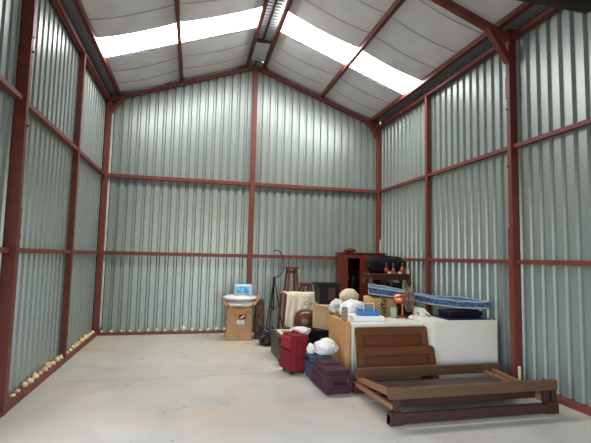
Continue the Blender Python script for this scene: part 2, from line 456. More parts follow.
# expanding foam along the sheet feet
def foam(name, label, pts, big):
    mb = MB()
    for k, p in enumerate(pts):
        r = big * random.uniform(0.75, 1.25)
        mb.blob((p[0], p[1], 0.03), r, r, r * random.uniform(0.9, 1.5), 0.5, 2.2, k, 2)
    o = mb.build(name, M_FOAM, smooth=True); o['label'] = label; o['category'] = 'foam'; o['kind'] = 'stuff'
    return o
foam('foam_filler', 'pale yellow expanding foam blobs along the foot of the left wall', [(-0.036, -0.1 - 0.1715 * k + random.uniform(-.02, .02), 0) for k in range(36)], 0.036)
foam('foam_filler', 'pale yellow expanding foam blobs along the foot of the back wall', [(0.1 + 0.1715 * k + random.uniform(-.02, .02), 0.055, 0) for k in range(16)], 0.036)

# ================================================================== THINGS
def carton(root, w, d, h, m, open_flaps=False, tape=True, t=0.006):
    """hollow or closed carton with base centre at the origin"""
    mb = MB()
    if open_flaps:
        mb.box(-w/2, w/2, -d/2, -d/2 + t, 0, h); mb.box(-w/2, w/2, d/2 - t, d/2, 0, h)
        mb.box(-w/2, -w/2 + t, -d/2, d/2, 0, h); mb.box(w/2 - t, w/2, -d/2, d/2, 0, h); mb.box(-w/2, w/2, -d/2, d/2, 0, t)
    else: mb.box(-w/2, w/2, -d/2, d/2, 0, h, bev=0.006, seg=2)
    b = mb.build('body', m, root)
    if tape:
        mb = MB(); mb.box(-0.025, 0.025, -d/2 - 0.002, -d/2, h * 0.0 + 0.002, h * 0.36); mb.build('tape', M_TAPE, root)
    return b
def flap(root, m, pts):
    mb = MB(); n = len(pts); P = [Vector(p) for p in pts]
    nr = (P[1] - P[0]).cross(P[2] - P[0]).normalized() * 0.003
    A = [mb.bm.verts.new(p + nr) for p in P]; B = [mb.bm.verts.new(p - nr) for p in P]
    mb.bm.faces.new(A); mb.bm.faces.new(B[::-1])
    for i in range(n): mb.bm.faces.new([A[i], B[i], B[(i+1) % n], A[(i+1) % n]])
    return mb.build('flap', m, root)

# --- tall open carton by the centre post
r = thing('cardboard_box', 'tall open cardboard box with a red sticker, white cushions spilling from its top', 'box', (2.70, -0.72, 0), math.radians(-3))
carton(r, 0.48, 0.44, 0.62, M_CARD, True)
flap(r, M_CARD2, [(-0.33, -0.225, 0.80), (-0.02, -0.255, 0.49), (0.04, -0.255, 0.49), (0.39, -0.225, 0.82), (0.31, -0.225, 0.79), (0.235, -0.226, 0.66), (0.02, -0.24, 0.575), (-0.235, -0.226, 0.66), (-0.29, -0.225, 0.77)])
flap(r, M_CARD2, [(-0.242, -0.22, 0.62), (-0.242, 0.22, 0.62), (-0.31, 0.20, 0.84), (-0.33, -0.20, 0.80)])
flap(r, M_CARD2, [(0.242, -0.22, 0.62), (0.242, 0.22, 0.62), (0.37, 0.20, 0.84), (0.39, -0.20, 0.80)])
mb = MB(); mb.box(-0.01, 0.12, -0.2620, -0.2605, 0.42, 0.495); st = mb.build('red_sticker', M_RED2, r)
mb = MB(); mb.beam((0.02, -0.263, 0.435), (0.095, -0.263, 0.48), 0.002, 0.018, (0, 0, 1)); mb.build('sticker_stroke', M_PAPER, st)
mb = MB(); mb.box(-0.045, 0.095, -0.2225, -0.2205, 0.315, 0.385); lb = mb.build('white_label', M_PAPER, r)
mb = MB(); xx = -0.022
for hgt in (0.022, 0.015, 0.015, 0.024, 0.015, 0.016, 0.015):
    mb.box(xx, xx + 0.007, -0.2235, -0.2224, 0.342, 0.342 + hgt); mb.box(xx, xx + 0.012, -0.2235, -0.2224, 0.342, 0.346); xx += 0.0145
mb.build('printed_word', M_INK, lb)
mb = MB(); mb.blob((2.72, -0.74, 0.625), 0.32, 0.27, 0.075, 0.12, 2.2, 3, 4); tag(mb.build('cushion', M_WHITEPL, smooth=True), 'flat white cushion stuffed in the mouth of the tall cardboard box, under another', 'cushion', 'white cushions in the tall box')
mb = MB(); mb.blob((2.71, -0.74, 0.742), 0.33, 0.28, 0.068, 0.12, 2.4, 5, 4); tag(mb.build('cushion', M_WHITEPL, smooth=True), 'flat white cushion on top of the tall box, directly under the blue wrapped pack', 'cushion', 'white cushions in the tall box')
r = thing('wrapped_pack', 'shrink wrapped pack with bright blue print lying on the white cushions', 'pack', (2.755, -0.78, 0.853), math.radians(4))
mb = MB(); mb.box(-0.165, 0.165, -0.10, 0.10, 0, 0.20, bev=0.035, seg=3); mb.build('wrap', M_CLEAR, r, smooth=True)
mb = MB(); mb.box(-0.145, 0.10, -0.103, -0.099, 0.03, 0.165, bev=0.0015, seg=1); mb.build('blue_print', M_BLUEPK, r)
mb = MB(); mb.box(-0.14, 0.11, -0.07, 0.07, 0.199, 0.202, bev=0.001, seg=1); mb.build('blue_print', M_BLUEPK, r)
# rolled rug
mb = MB(); pts = [(3.06, -0.66, 0.0)]
prof = [(0.085, 0), (0.098, 0.05), (0.090, 0.2), (0.10, 0.35), (0.088, 0.5), (0.095, 0.66), (0.07, 0.76), (0.03, 0.78)]
mb.lathe(prof, 18)
for v in mb.bm.verts: v.co.x *= 1 + 0.25 * noise.noise(v.co * 6); v.co.y *= 1 + 0.25 * noise.noise(v.co * 6 + Vector((3, 1, 2)))
tag(mb.build('rolled_rug', M_RUG, smooth=True, loc=(3.10, -0.72, 0)), 'brown mottled rolled rug standing behind the tall cardboard box', 'rug')

# --- tripod with gooseneck
r = thing('tripod_stand', 'thin black tripod stand with a curved gooseneck against the back wall', 'stand', (3.44, -0.42, 0))
for a in (100, 215, 335):
    mb = MB(); c, s = math.cos(math.radians(a)), math.sin(math.radians(a))
    mb.tube([(c * 0.23, s * 0.23, 0.0), (c * 0.012, s * 0.012, 1.12)], 0.011, 8); g = mb.build('leg', M_BLACK, r, smooth=True)
    mb = MB(); mb.tube([(c * 0.105, s * 0.105, 0.60), (0, 0, 0.52)], 0.006, 6); mb.build('brace', M_BLACK, r)
mb = MB(); mb.lathe([(0.012, 0.5), (0.012, 1.1), (0.028, 1.1), (0.028, 1.16), (0.01, 1.19)], 12); mb.build('pole', M_BLACK, r, smooth=True)
mb = MB(); Q = [(0, 1.17), (0.06, 1.185), (0.13, 1.22), (0.18, 1.30), (0.20, 1.42), (0.185, 1.55), (0.15, 1.65), (0.09, 1.72), (0.03, 1.74), (-0.005, 1.73), (-0.015, 1.70)]
P = []
for i in range(len(Q) - 1):
    for k in range(4): P.append((Q[i][0] + (Q[i+1][0] - Q[i][0]) * k / 4, 0, Q[i][1] + (Q[i+1][1] - Q[i][1]) * k / 4))
mb.tube(P, 0.010, 8); mb.build('gooseneck', M_BLACK, r, smooth=True)

# --- table with cream cloth
TX, TY = 3.80, -1.06
r = thing('side_table', 'wooden table with pale timber edge, half hidden under a cream cloth', 'table', (TX, TY, 0))
mb = MB(); mb.box(-0.34, 0.34, -0.25, 0.22, 0.895, 0.925, bev=0.004); mb.build('table_top', M_TOPW, r)
for sx in (-1, 1):
    for sy in (-1, 1):
        mb = MB(); mb.beam((sx * 0.33 + sx * 0.02, sy * 0.2, 0), (sx * 0.30, sy * 0.18, 0.896), 0.035, 0.035, (0, 1, 0)); mb.build('leg', M_STOOL, r)
mb = MB(); g = []
for i in range(31):
    u = i / 30; x = TX - 0.30 + 0.60 * u; row = []
    for j in range(25):
        v = j / 24
        ln = 0.58 + 0.10 * u + 0.05 * math.sin(u * 9)
        if v < 0.3: y = TY + 0.1 - (v / 0.3) * 0.365; z = 0.931
        else:
            w = (v - 0.3) / 0.7; y = TY - 0.268 - 0.03 * w - 0.024 * math.sin(u * 30 + w) * w - 0.01 * math.sin(u * 13); z = 0.931 - w * ln
        row.append(mb.bm.verts.new((x + 0.02 * math.sin(v * 5) * (v > 0.3), y, z)))
    g.append(row)
for i in range(30):
    for j in range(24): mb.bm.faces.new([g[i][j], g[i+1][j], g[i+1][j+1], g[i][j+1]])
cl = mb.build('table_cloth', M_CREAM, smooth=True); sm = cl.modifiers.new('thick', 'SOLIDIFY'); sm.thickness = 0.006; sm.offset = 1
tag(cl, 'cream cloth with grey script draped over the front of the wooden table', 'cloth')
mb = MB()
for k, (ox, pts) in enumerate(((0.0, [(0.05, .06), (0.0, .07), (-0.02, .03), (0.0, 0.0), (0.05, .01)]), (0.075, [(0.04, .05), (0.0, .03), (0.01, 0), (0.04, .02), (0.04, .05), (0.05, 0)]), (0.14, [(0, .05), (0.01, 0), (0.03, .04), (0.05, 0), (0.06, .05)]))):
    mb.tube([(TX + 0.06 + ox + p[0], TY - 0.318, 0.71 + p[1]) for p in pts], 0.005, 5)
mb.build('script_print', M_INK, cl)
def stool(label, x, y, z, top, hgt, sp):
    r = thing('wooden_stool', label, 'stool', (x, y, z), math.radians(6), 'wooden stools on the table')
    mb = MB(); mb.box(-top, top, -top, top, hgt - 0.035, hgt, bev=0.008); mb.build('seat', M_STOOL, r, smooth=True)
    for sx in (-1, 1):
        for sy in (-1, 1):
            mb = MB(); mb.beam((sx * sp, sy * sp, 0), (sx * top * 0.62, sy * top * 0.62, hgt - 0.034), 0.036, 0.036, (0, 1, 0), 0.003); mb.build('leg', M_STOOL, r)
    for sy in (-1, 1):
        k = 0.8; e = top * 0.62 + (sp - top * 0.62) * (1 - k)
        mb = MB(); mb.beam((-e, sy * e, hgt * k), (e, sy * e, hgt * k), 0.018, 0.05); mb.build('apron', M_STOOL, r)
    return r
stool('tall brown wooden stool with splayed legs standing on the cloth covered table', 3.675, -0.98, 0.938, 0.115, 0.47, 0.105)
stool('small low wooden stool standing on the table beside the tall stool', 3.96, -1.02, 0.938, 0.105, 0.165, 0.095)

# --- display cabinet with glass doors
r = thing('display_cabinet', 'tall mahogany display cabinet with glazed doors in the rear right corner', 'cabinet', (5.405, -0.28, 0))
hw, d, h = 0.49, 0.21, 1.70
mb = MB()
for sx in (-1, 1): mb.box(sx * hw, sx * (hw - 0.025), -d, d, 0, h)
mb.box(-hw, hw, d - 0.015, d, 0, h); mb.box(-hw, hw, -d, d, 0, 0.09); mb.box(-0.012, 0.012, -d + .02, d - .02, 0.09, h)
mb.build('carcass', M_MAHOG, r)
mb = MB(); mb.box(-hw - 0.03, hw + 0.03, -d - 0.03, d + 0.01, h, h + 0.03, bev=0.006); mb.build('cornice', M_MAHOGD, r)
for z in (0.5, 0.92, 1.30):
    mb = MB(); mb.box(-hw + 0.025, hw - 0.025, -d + 0.03, d - 0.015, z, z + 0.02); mb.build('shelf', M_MAHOG, r)
for sx in (-1, 1):
    dr = MB(); x0, x1 = (-hw + 0.004, -0.003) if sx < 0 else (0.003, hw - 0.004)
    dr.box(x0, x0 + 0.105, -d - 0.022, -d, 0.1, h - 0.01); dr.box(x1 - 0.105, x1, -d - 0.022, -d, 0.1, h - 0.01)
    dr.box(x0 + 0.105, x1 - 0.105, -d - 0.021, -d, h - 0.09, h - 0.011); dr.box(x0 + 0.105, x1 - 0.105, -d - 0.021, -d, 0.101, 0.19)
    dd = dr.build('door', M_MAHOG, r)
    mb = MB(); mb.box(x0 + 0.105, x1 - 0.105, -d - 0.014, -d - 0.009, 0.19, h - 0.09); mb.build('glass_pane', M_GLASS, dd)
    mb = MB(); mb.lathe([(0.006, 0), (0.006, 0.02), (0.014, 0.024), (0.012, 0.036)], 10, Matrix.Translation((-sx * -0.045, -d - 0.022, 0.95)) @ Matrix.Rotation(PI/2, 4, 'X')); mb.build('knob', M_DARKSTEEL, dd, smooth=True)
mb = MB(); mb.lathe([(0.06, 0), (0.13, 0.02), (0.15, 0.05), (0.11, 0.075), (0.05, 0.085), (0.02, 0.10)], 20)
for v in mb.bm.verts: v.co.y *= 0.6
tag(mb.build('lidded_dish', M_MAHOG, smooth=True, loc=(5.12, -0.36, 1.73)), 'flat dark red lidded dish on top of the display cabinet', 'dish')

# --- chest and leggy table with bag and ornaments
r = thing('storage_chest', 'dark wooden chest in the rear corner, carrying the small curved leg table', 'chest', (5.49, -1.40, 0))
mb = MB(); mb.box(-0.42, 0.42, -0.22, 0.22, 0.03, 0.84, bev=0.008); mb.build('body', M_MAHOGD, r)
mb = MB(); mb.box(-0.43, 0.43, -0.235, 0.235, 0.84, 0.865, bev=0.006); mb.build('lid', M_MAHOGD, r)
mb = MB(); mb.box(-0.40, 0.40, -0.2, 0.2, 0.0, 0.03); mb.build('plinth', M_MAHOGD, r)
r = thing('curved_leg_table', 'dark carved table on curved legs, under the black holdall and copper ornaments', 'table', (5.49, -1.40, 0.867))
mb = MB(); mb.box(-0.425, 0.425, -0.21, 0.21, 0.43, 0.455, bev=0.008); mb.build('table_top', M_WOOD, r, smooth=True)
mb = MB(); mb.box(-0.39, 0.39, -0.185, 0.185, 0.34, 0.43); mb.build('apron', M_MAHOGD, r)
for sx in (-0.37, 0.0, 0.37):
    for sy in (-1, 1):
        mb = MB(); P = []
        for k in range(13):
            t = k / 12; bow = 0.035 * math.sin(t * 2 * PI) ; P.append((sx + bow * (-1 if sx < 0 else 1 if sx > 0 else 0.4), sy * (0.16 + bow * 0.4), 0.35 * (1 - t)))
        mb.tube(P, [0.034, 0.036, 0.036, 0.034, 0.03, 0.026, 0.022, 0.019, 0.017, 0.016, 0.018, 0.022, 0.024], 10); mb.build('leg', M_WOOD, r, smooth=True)
mb = MB(); mb.box(5.2, 5.4, -1.5, -1.3, 0.867, 1.12, bev=0.01); tag(mb.build('black_case', M_BLACK), 'small black case tucked under the left of the curved leg table', 'case', 'black cases under the table')
mb = MB(); mb.box(5.57, 5.77, -1.5, -1.3, 0.867, 1.14, bev=0.01); tag(mb.build('black_case', M_BLACK), 'small black case tucked under the right of the curved leg table', 'case', 'black cases under the table')
r = thing('holdall', 'large black soft holdall lying on the curved leg table', 'bag', (5.50, -1.36, 1.322))
mb = MB(); t = bmesh.new(); bmesh.ops.create_cube(t, size=1.0); bmesh.ops.subdivide_edges(t, edges=t.edges[:], cuts=10, use_grid_fill=True)
for v in t.verts:
    p = v.co * 2
    q = Vector([math.copysign(abs(c) ** 1.0, c) for c in p]); ln = (abs(q.x) ** 4 + abs(q.y) ** 3.2 + abs(q.z) ** 3.2) ** (1 / 3.6)
    q = q / ln if ln else q
    f = 1 + 0.05 * noise.noise(q * 2.2)
    v.co = Vector((q.x * 0.40 * f, q.y * 0.14 * f, (q.z * 0.16 * f * (1.0 - 0.14 * max(0, q.x))) + 0.16))
    v.co.z = max(v.co.z, 0.0)
mb.merge(t); mb.build('body', M_BLACKF, r, smooth=True)
mb = MB(); mb.tube([(-0.30 + 0.6 * k / 20, -0.06 + 0.01 * math.sin(k), 0.31 + 0.022 * math.sin(k / 20 * PI)) for k in range(21)], 0.014, 8); mb.build('handle', M_BLACK, r, smooth=True)
mb = MB(); mb.tube([(-0.30 + 0.13 * math.cos(a * 2 * PI / 24) , -0.139 - 0.006, 0.14 + 0.085 * math.sin(a * 2 * PI / 24)) for a in range(24)], 0.006, 6, True); mb.build('pocket_piping', M_BLACK, r, smooth=True)
def ornament(label, x, z, s, tall):
    r = thing('copper_vase', label, 'vase', (x, -1.545, 1.322), 0.0, 'copper vases before the holdall')
    mb = MB(); mb.lathe([(0.03*s, 0), (0.04*s, 0.015), (0.068*s, 0.06*s), (0.07*s, 0.10*s), (0.05*s, 0.14*s), (0.024*s, 0.165*s), (0.02*s, 0.19*s)], 18); mb.build('body', M_AMBER, r, smooth=True)
    mb = MB(); mb.lathe([(0.02*s, 0.19*s), (0.035*s, 0.20*s), (0.03*s, 0.21*s + tall), (0.012*s, 0.23*s + tall)], 14); mb.build('neck', M_BROWNRIM, r, smooth=True)
    return r
ornament('round orange copper vase on the curved leg table, leftmost of three before the holdall', 5.42, 0, 0.72, 0.05)
ornament('dark necked copper vase on the curved leg table, middle of three before the holdall', 5.565, 0, 0.66, 0.06)
ornament('stout copper vase with dull top, rightmost of three before the holdall', 5.76, 0, 0.85, 0.02)
for x, y_, l in ((5.455, -1.60, 'tiny white cup on the table edge, left of the little dish'), (5.67, -1.603, 'tiny white cup on the table edge, before the gap between copper vases')):
    r = thing('small_cup', l, 'cup', (x, y_, 1.322), 0.0, 'tiny white cups')
    mb = MB(); mb.lathe([(0.018, 0), (0.026, 0.012), (0.032, 0.045), (0.028, 0.045), (0.02, 0.012)], 14); mb.build('bowl', M_PAPER, r, smooth=True)
    mb = MB(); mb.tube([(0.03, 0, 0.035), (0.046, 0, 0.03), (0.046, 0, 0.015), (0.026, 0, 0.012)], 0.004, 6); mb.build('handle', M_PAPER, r, smooth=True)
mb = MB(); mb.lathe([(0.03, 0), (0.055, 0.02), (0.05, 0.022), (0.02, 0.008)], 16); tag(mb.build('small_dish', M_STRAW, smooth=True, loc=(5.565, -1.605, 1.322)), 'small pinkish dish between the two tiny white cups', 'dish')
mb = MB(); mb.box(-0.02, 0.02, -0.02, 0.02, 0, 0.08, bev=0.006); tag(mb.build('candle', M_CREAM, loc=(5.865, -1.565, 1.322)), 'short cream candle at the right end of the curved leg table', 'candle')

# --- black crate, carton, black tote
r = thing('plastic_crate', 'low black plastic crate on the floor under the cardboard box and black tub', 'crate', (4.02, -2.12, 0), math.radians(8))
mb = MB(); mb.box(-0.225, 0.225, -0.225, 0.225, 0, 0.37, bev=0.012); mb.build('body', M_BLACK, r)
mb = MB(); mb.box(-0.235, 0.235, -0.235, 0.235, 0.37, 0.415, bev=0.008); mb.build('rim', M_BLACK, r)
for k in range(5):
    mb = MB(); x = -0.18 + k * 0.09; mb.box(x - 0.012, x + 0.012, -0.235, -0.224, 0.02, 0.33); mb.build('rib', M_GREENTR, r)
r = thing('cardboard_box', 'scuffed pale cardboard box with loose flaps, sitting on the black crate', 'box', (4.06, -2.12, 0.416), math.radians(33))
carton(r, 0.37, 0.37, 0.40, M_CARD3, False, False)
flap(r, M_CARD3, [(-0.185, -0.185, 0.402), (0.0, -0.185, 0.402), (0.03, -0.30, 0.45), (-0.16, -0.28, 0.44)])
flap(r, M_CARD3, [(-0.186, -0.185, 0.402), (-0.186, 0.185, 0.402), (-0.235, 0.17, 0.39), (-0.235, -0.17, 0.385)])
r = thing('storage_tub', 'black plastic storage tub standing on the pale cardboard box', 'tub', (4.06, -2.03, 0.833), math.radians(3))
mb = MB()
w0, w1 = 0.165, 0.19; d0, d1 = 0.13, 0.15; hh = 0.33
mb.add([(-w0,-d0,0),(w0,-d0,0),(w0,d0,0),(-w0,d0,0),(-w1,-d1,hh),(w1,-d1,hh),(w1,d1,hh),(-w1,d1,hh),
        (-w1+.008,-d1+.008,hh),(w1-.008,-d1+.008,hh),(w1-.008,d1-.008,hh),(-w1+.008,d1-.008,hh),(-w0+.01,-d0+.01,.01),(w0-.01,-d0+.01,.01),(w0-.01,d0-.01,.01),(-w0+.01,d0-.01,.01)],
       [(0,3,2,1),(0,1,5,4),(1,2,6,5),(2,3,7,6),(3,0,4,7),(4,5,9,8),(5,6,10,9),(6,7,11,10),(7,4,8,11),(8,9,13,12),(9,10,14,13),(10,11,15,14),(11,8,12,15),(12,13,14,15)])
mb.build('body', M_BLACK, r)
mb = MB()
mb.box(-0.21, 0.21, -0.17, -0.145, 0.30, 0.335, bev=0.005); mb.box(-0.21, 0.21, 0.145, 0.17, 0.30, 0.335, bev=0.005); mb.box(-0.21, -0.188, -0.17, 0.17, 0.30, 0.335, bev=0.005); mb.box(0.188, 0.21, -0.17, 0.17, 0.30, 0.335, bev=0.005)
mb.build('rim', M_BLACK, r)
mb = MB(); mb.add([(-0.03, -0.143, 0.06), (0.10, -0.143, 0.06), (0.10, -0.156, 0.26), (-0.03, -0.156, 0.26)], [(0, 1, 2, 3)]); mb.build('faded_label', M_BROWNRIM, r)

# --- urn
mb = MB(); mb.lathe([(0.10, 0), (0.11, 0.03), (0.13, 0.13), (0.18, 0.26), (0.212, 0.40), (0.208, 0.50), (0.175, 0.60), (0.12, 0.65), (0.07, 0.665), (0.02, 0.67)], 32)
tag(mb.build('urn', M_URN, smooth=True, loc=(3.80, -1.62, 0)), 'large rounded dark brown urn in front of the cream cloth', 'urn')
# black bin bag and black bundle
mb = MB(); mb.blob((3.20, -1.30, 0), 0.20, 0.22, 0.17, 0.35, 1.6, 11, 4, crumple=0.14); tag(mb.build('bin_bag', M_BIN, smooth=True), 'slumped black bin bag on the floor right of the tall cardboard box', 'bag')
mb = MB(); mb.blob((3.46, -1.66, 0), 0.11, 0.12, 0.20, 0.3, 1.8, 12, 4, crumple=0.12); tag(mb.build('bin_bag', M_BIN, smooth=True), 'black bundle behind the dark trunk, below the cream cloth', 'bag')
# trunk with picture frame
r = thing('trunk', 'dark grey trunk with brown lid edge on the floor behind the red suitcase', 'trunk', (3.37, -2.20, 0))
mb = MB(); mb.box(-0.24, 0.24, -0.32, 0.32, 0, 0.31, bev=0.01); mb.build('body', M_GREENTR, r)
mb = MB(); mb.box(-0.25, 0.25, -0.33, 0.33, 0.31, 0.345, bev=0.008); mb.build('lid', M_BROWNRIM, r)
r = thing('picture_frame', 'pale picture frame lying flat on the dark trunk', 'picture frame', (3.40, -2.16, 0.346))
mb = MB()
for a in ((-0.19, 0.19, -0.26, -0.20), (-0.19, 0.19, 0.20, 0.26), (-0.19, -0.14, -0.2, 0.2), (0.14, 0.19, -0.2, 0.2)): mb.box(a[0], a[1], a[2], a[3], 0, 0.022)
mb.build('frame', M_CREAM, r)
mb = MB(); mb.box(-0.14, 0.14, -0.2, 0.2, 0.0, 0.012); mb.build('picture', M_PICT, r)
mb = MB(); mb.blob((3.15, -2.76, 0), 0.07, 0.13, 0.19, 0.3, 1.8, 21, 4, crumple=0.1); tag(mb.build('handbag', M_BROWNBAG, smooth=True), 'small brown leather bag on the floor between dark trunk and red suitcase', 'bag')

# --- suitcases
def rounded(w, d, h, bev, seg=4):
    m_ = MB(); m_.box(-w/2, w/2, -d/2, d/2, 0, h, bev=bev, seg=seg); return m_
r = thing('suitcase', 'upright bright red soft suitcase with front pockets, foremost on the left of the pile', 'suitcase', (3.225, -3.17, 0), math.radians(12))
mb = MB(); mb.box(-0.115, 0.13, -0.17, 0.17, 0.03, 0.53, bev=0.045, seg=4); mb.build('body', M_RED, r, smooth=True)
mb = MB(); mb.box(-0.165, -0.09, -0.15, 0.15, 0.05, 0.31, bev=0.03, seg=3); mb.build('pocket', M_RED, r, smooth=True)
mb = MB(); mb.box(-0.150, -0.09, -0.14, 0.14, 0.33, 0.50, bev=0.028, seg=3); mb.build('pocket', M_RED2, r, smooth=True)
def loop(x, y0, y1, z0, z1, rr):
    P = []
    for cy_, cz_, a0 in ((y1 - rr, z1 - rr, 0), (y0 + rr, z1 - rr, 90), (y0 + rr, z0 + rr, 180), (y1 - rr, z0 + rr, 270)):
        for k in range(5):
            a = math.radians(a0 + 90 * k / 4); P.append((x, cy_ + rr * math.cos(a), cz_ + rr * math.sin(a)))
    return P
for x in (-0.07, 0.085):
    mb = MB(); mb.tube(loop(x, -0.171, 0.171, 0.03, 0.531, 0.05), 0.006, 6, True); mb.build('piping', M_RED2, r, smooth=True)
mb = MB(); mb.tube([(0.0, -0.07, 0.525), (0.0, -0.06, 0.56), (0.0, 0.06, 0.56), (0.0, 0.07, 0.525)], 0.012, 8); mb.build('handle', M_RED, r, smooth=True)
for sy in (-0.12, 0.12):
    mb = MB(); mb.lathe([(0.028, -0.012), (0.03, 0), (0.028, 0.012)], 14, Matrix.Translation((0.07, sy, 0.03)) @ Matrix.Rotation(PI/2, 4, 'X')); mb.build('wheel', M_BLACK, r, smooth=True)
    mb = MB(); mb.box(-0.11, -0.07, sy - 0.02, sy + 0.02, 0, 0.04, bev=0.004); mb.build('foot', M_BLACK, r)
mb = MB(); mb.box(-0.075, -0.055, -0.176, -0.17, 0.26, 0.30); mb.build('zip_puller', M_CHROME, r)
mb = MB(); mb.box(-0.075, -0.06, -0.176, -0.17, 0.09, 0.115); mb.build('zip_puller', M_CHROME, r)
mb = MB(); mb.blob((3.49, -2.44, 0.370), 0.17, 0.11, 0.075, 0.3, 1.7, 31, 4, crumple=0.12); tag(mb.build('plastic_bag', M_WHITEPL, smooth=True), 'crumpled white bag lying on the picture frame just above the red suitcase', 'bag')

r = thing('suitcase', 'navy blue suitcase standing between the red and plum suitcases', 'suitcase', (3.475, -3.535, 0), 0.0)
mb = MB(); mb.box(-0.15, 0.15, -0.155, 0.155, 0.02, 0.312, bev=0.03, seg=3); mb.build('body', M_NAVY, r, smooth=True)
mb = MB(); mb.box(-0.155, 0.155, -0.16, 0.16, 0.225, 0.24, bev=0.005, seg=1); mb.build('zip_band', M_BLACKF, r)
mb = MB(); mb.tube([(-0.15, -0.06, 0.27), (-0.185, -0.05, 0.275), (-0.185, 0.05, 0.275), (-0.15, 0.06, 0.27)], 0.01, 8); mb.build('handle', M_BLACKF, r, smooth=True)
mb = MB(); mb.box(-0.16, -0.15, -0.12, -0.085, 0.19, 0.225); mb.build('clasp', M_CHROME, r)
for sx in (-0.11, 0.09):
    for sy in (-0.12, 0.12):
        mb = MB(); mb.box(sx - 0.02, sx + 0.02, sy - 0.02, sy + 0.02, 0, 0.03); mb.build('foot', M_BLACK, r)
mb = MB(); mb.blob((3.575, -3.53, 0.314), 0.165, 0.15, 0.115, 0.2, 1.7, 41, 5, crumple=0.07); tag(mb.build('plastic_bag', M_WHITEPL, smooth=True), 'large crumpled white plastic bag resting on the navy suitcase', 'bag')
mb = MB(); mb.blob((3.375, -3.49, 0.314), 0.055, 0.08, 0.075, 0.25, 1.7, 42, 4, crumple=0.10); tag(mb.build('plastic_bag', M_WHITEPL, smooth=True), 'smaller white plastic bundle on the navy suitcase, left of the large white bag', 'bag')

r = thing('suitcase', 'plum coloured soft suitcase lying flat on the floor beside the bed frame', 'suitcase', (3.495, -3.99, 0), math.radians(3))
mb = MB(); mb.box(-0.165, 0.185, -0.27, 0.27, 0.012, 0.218, bev=0.035, seg=4); mb.build('body', M_PURPLE, r, smooth=True)
mb = MB(); mb.box(-0.135, 0.15, -0.235, 0.245, 0.19, 0.278, bev=0.03, seg=4); mb.build('pocket', M_PURPLE, r, smooth=True)
mb = MB(); mb.box(-0.11, 0.125, 0.0, 0.22, 0.265, 0.30, bev=0.014, seg=3); mb.build('pocket', M_PURPLE, r, smooth=True)
mb = MB(); mb.tube([(p[1], p[2] , 0.075) for p in loop(0, -0.166, 0.176, -0.271, 0.271, 0.04)], 0.006, 6, True); mb.build('piping', M_PURPLE2, r, smooth=True)
mb = MB(); mb.tube([(p[1], p[2] , 0.175) for p in loop(0, -0.166, 0.176, -0.271, 0.271, 0.04)], 0.006, 6, True); mb.build('piping', M_PURPLE2, r, smooth=True)
mb = MB(); mb.tube([(-0.06, -0.268, 0.13), (-0.05, -0.30, 0.14), (0.07, -0.30, 0.14), (0.08, -0.268, 0.13)], 0.013, 8); mb.build('handle', M_BLACKF, r, smooth=True)
mb = MB(); mb.box(0.10, 0.125, -0.276, -0.266, 0.15, 0.18); mb.build('zip_puller', M_CHROME, r)
mb = MB(); mb.box(0.055, 0.07, -0.276, -0.266, 0.155, 0.175); mb.build('zip_puller', M_CHROME, r)
mb = MB(); mb.box(0.04, 0.075, -0.19, -0.165, 0.278, 0.281); mb.build('badge', M_CHROME, r)
for sx in (-0.12, 0.13):
    for sy in (-0.22, 0.22):
        mb = MB(); mb.box(sx - 0.02, sx + 0.02, sy - 0.02, sy + 0.02, 0, 0.02); mb.build('foot', M_BLACK, r)

# --- cabinet row: tan board box, white cabinet, washing machine
r = thing('cardboard_box', 'slim tan cardboard box standing on edge against the low white cabinet', 'box', (3.825, -3.30, 0))
mb = MB(); mb.box(-0.035, 0.035, -0.40, 0.31, 0, 0.755, bev=0.012); mb.build('body', M_CARD2, r)
mb = MB(); mb.box(-0.037, -0.035, -0.03, 0.03, 0.0, 0.30); mb.build('tape', M_TAPE, r)
mb = MB(); mb.box(3.795, 3.857, -3.60, -3.53, 0.756, 0.935, bev=0.004); tag(mb.build('wooden_post', M_GRAYWOOD), 'short weathered wooden post end on the slim tan box', 'post')
r = thing('low_cabinet', 'low white cabinet with a pale top, two wooden headboards leaning on its front', 'cabinet', (4.385, -3.47, 0))
mb = MB(); mb.box(-0.515, 0.515, -0.27, 0.29, 0.0, 0.70, bev=0.008); mb.build('body', M_WHITE2, r)
mb = MB(); mb.box(-0.52, 0.52, -0.29, 0.30, 0.70, 0.735, bev=0.007); mb.build('cabinet_top', M_WHITE, r)
mb = MB(); mb.box(-0.51, -0.20, -0.282, -0.27, 0.03, 0.69, bev=0.003); mb.build('door', M_WHITE2, r)
mb = MB(); mb.box(-0.19, 0.51, -0.282, -0.27, 0.03, 0.69, bev=0.003); mb.build('door', M_WHITE2, r)
r = thing('washing_machine', 'wide white washing machine with a dark navy lid, a mattress lying across it', 'washing machine', (5.43, -3.66, 0))
mb = MB(); mb.box(-0.50, 0.495, -0.31, 0.31, 0.03, 0.775, bev=0.03, seg=4); mb.build('body', M_WHITE, r, smooth=True)
mb = MB(); mb.box(-0.50, 0.495, -0.305, 0.31, 0.765, 0.79, bev=0.012, seg=2); mb.build('top_deck', M_WHITE, r, smooth=True)
mb = MB(); mb.box(-0.24, 0.42, -0.26, 0.24, 0.79, 0.803, bev=0.006); mb.build('lid', M_LID, r)
mb = MB(); mb.prism([(-0.45, 0.78), (-0.26, 0.78), (-0.30, 0.83), (-0.38, 0.905), (-0.45, 0.915)], 'y', 0.12, 0.30); mb.build('console', M_WHITE, r)
for sx in (-0.43, 0.43):
    for sy in (-0.25, 0.25):
        mb = MB(); mb.lathe([(0.025, 0), (0.025, 0.04)], 12, Matrix.Translation((sx, sy, 0))); mb.build('foot', M_BLACK, r)
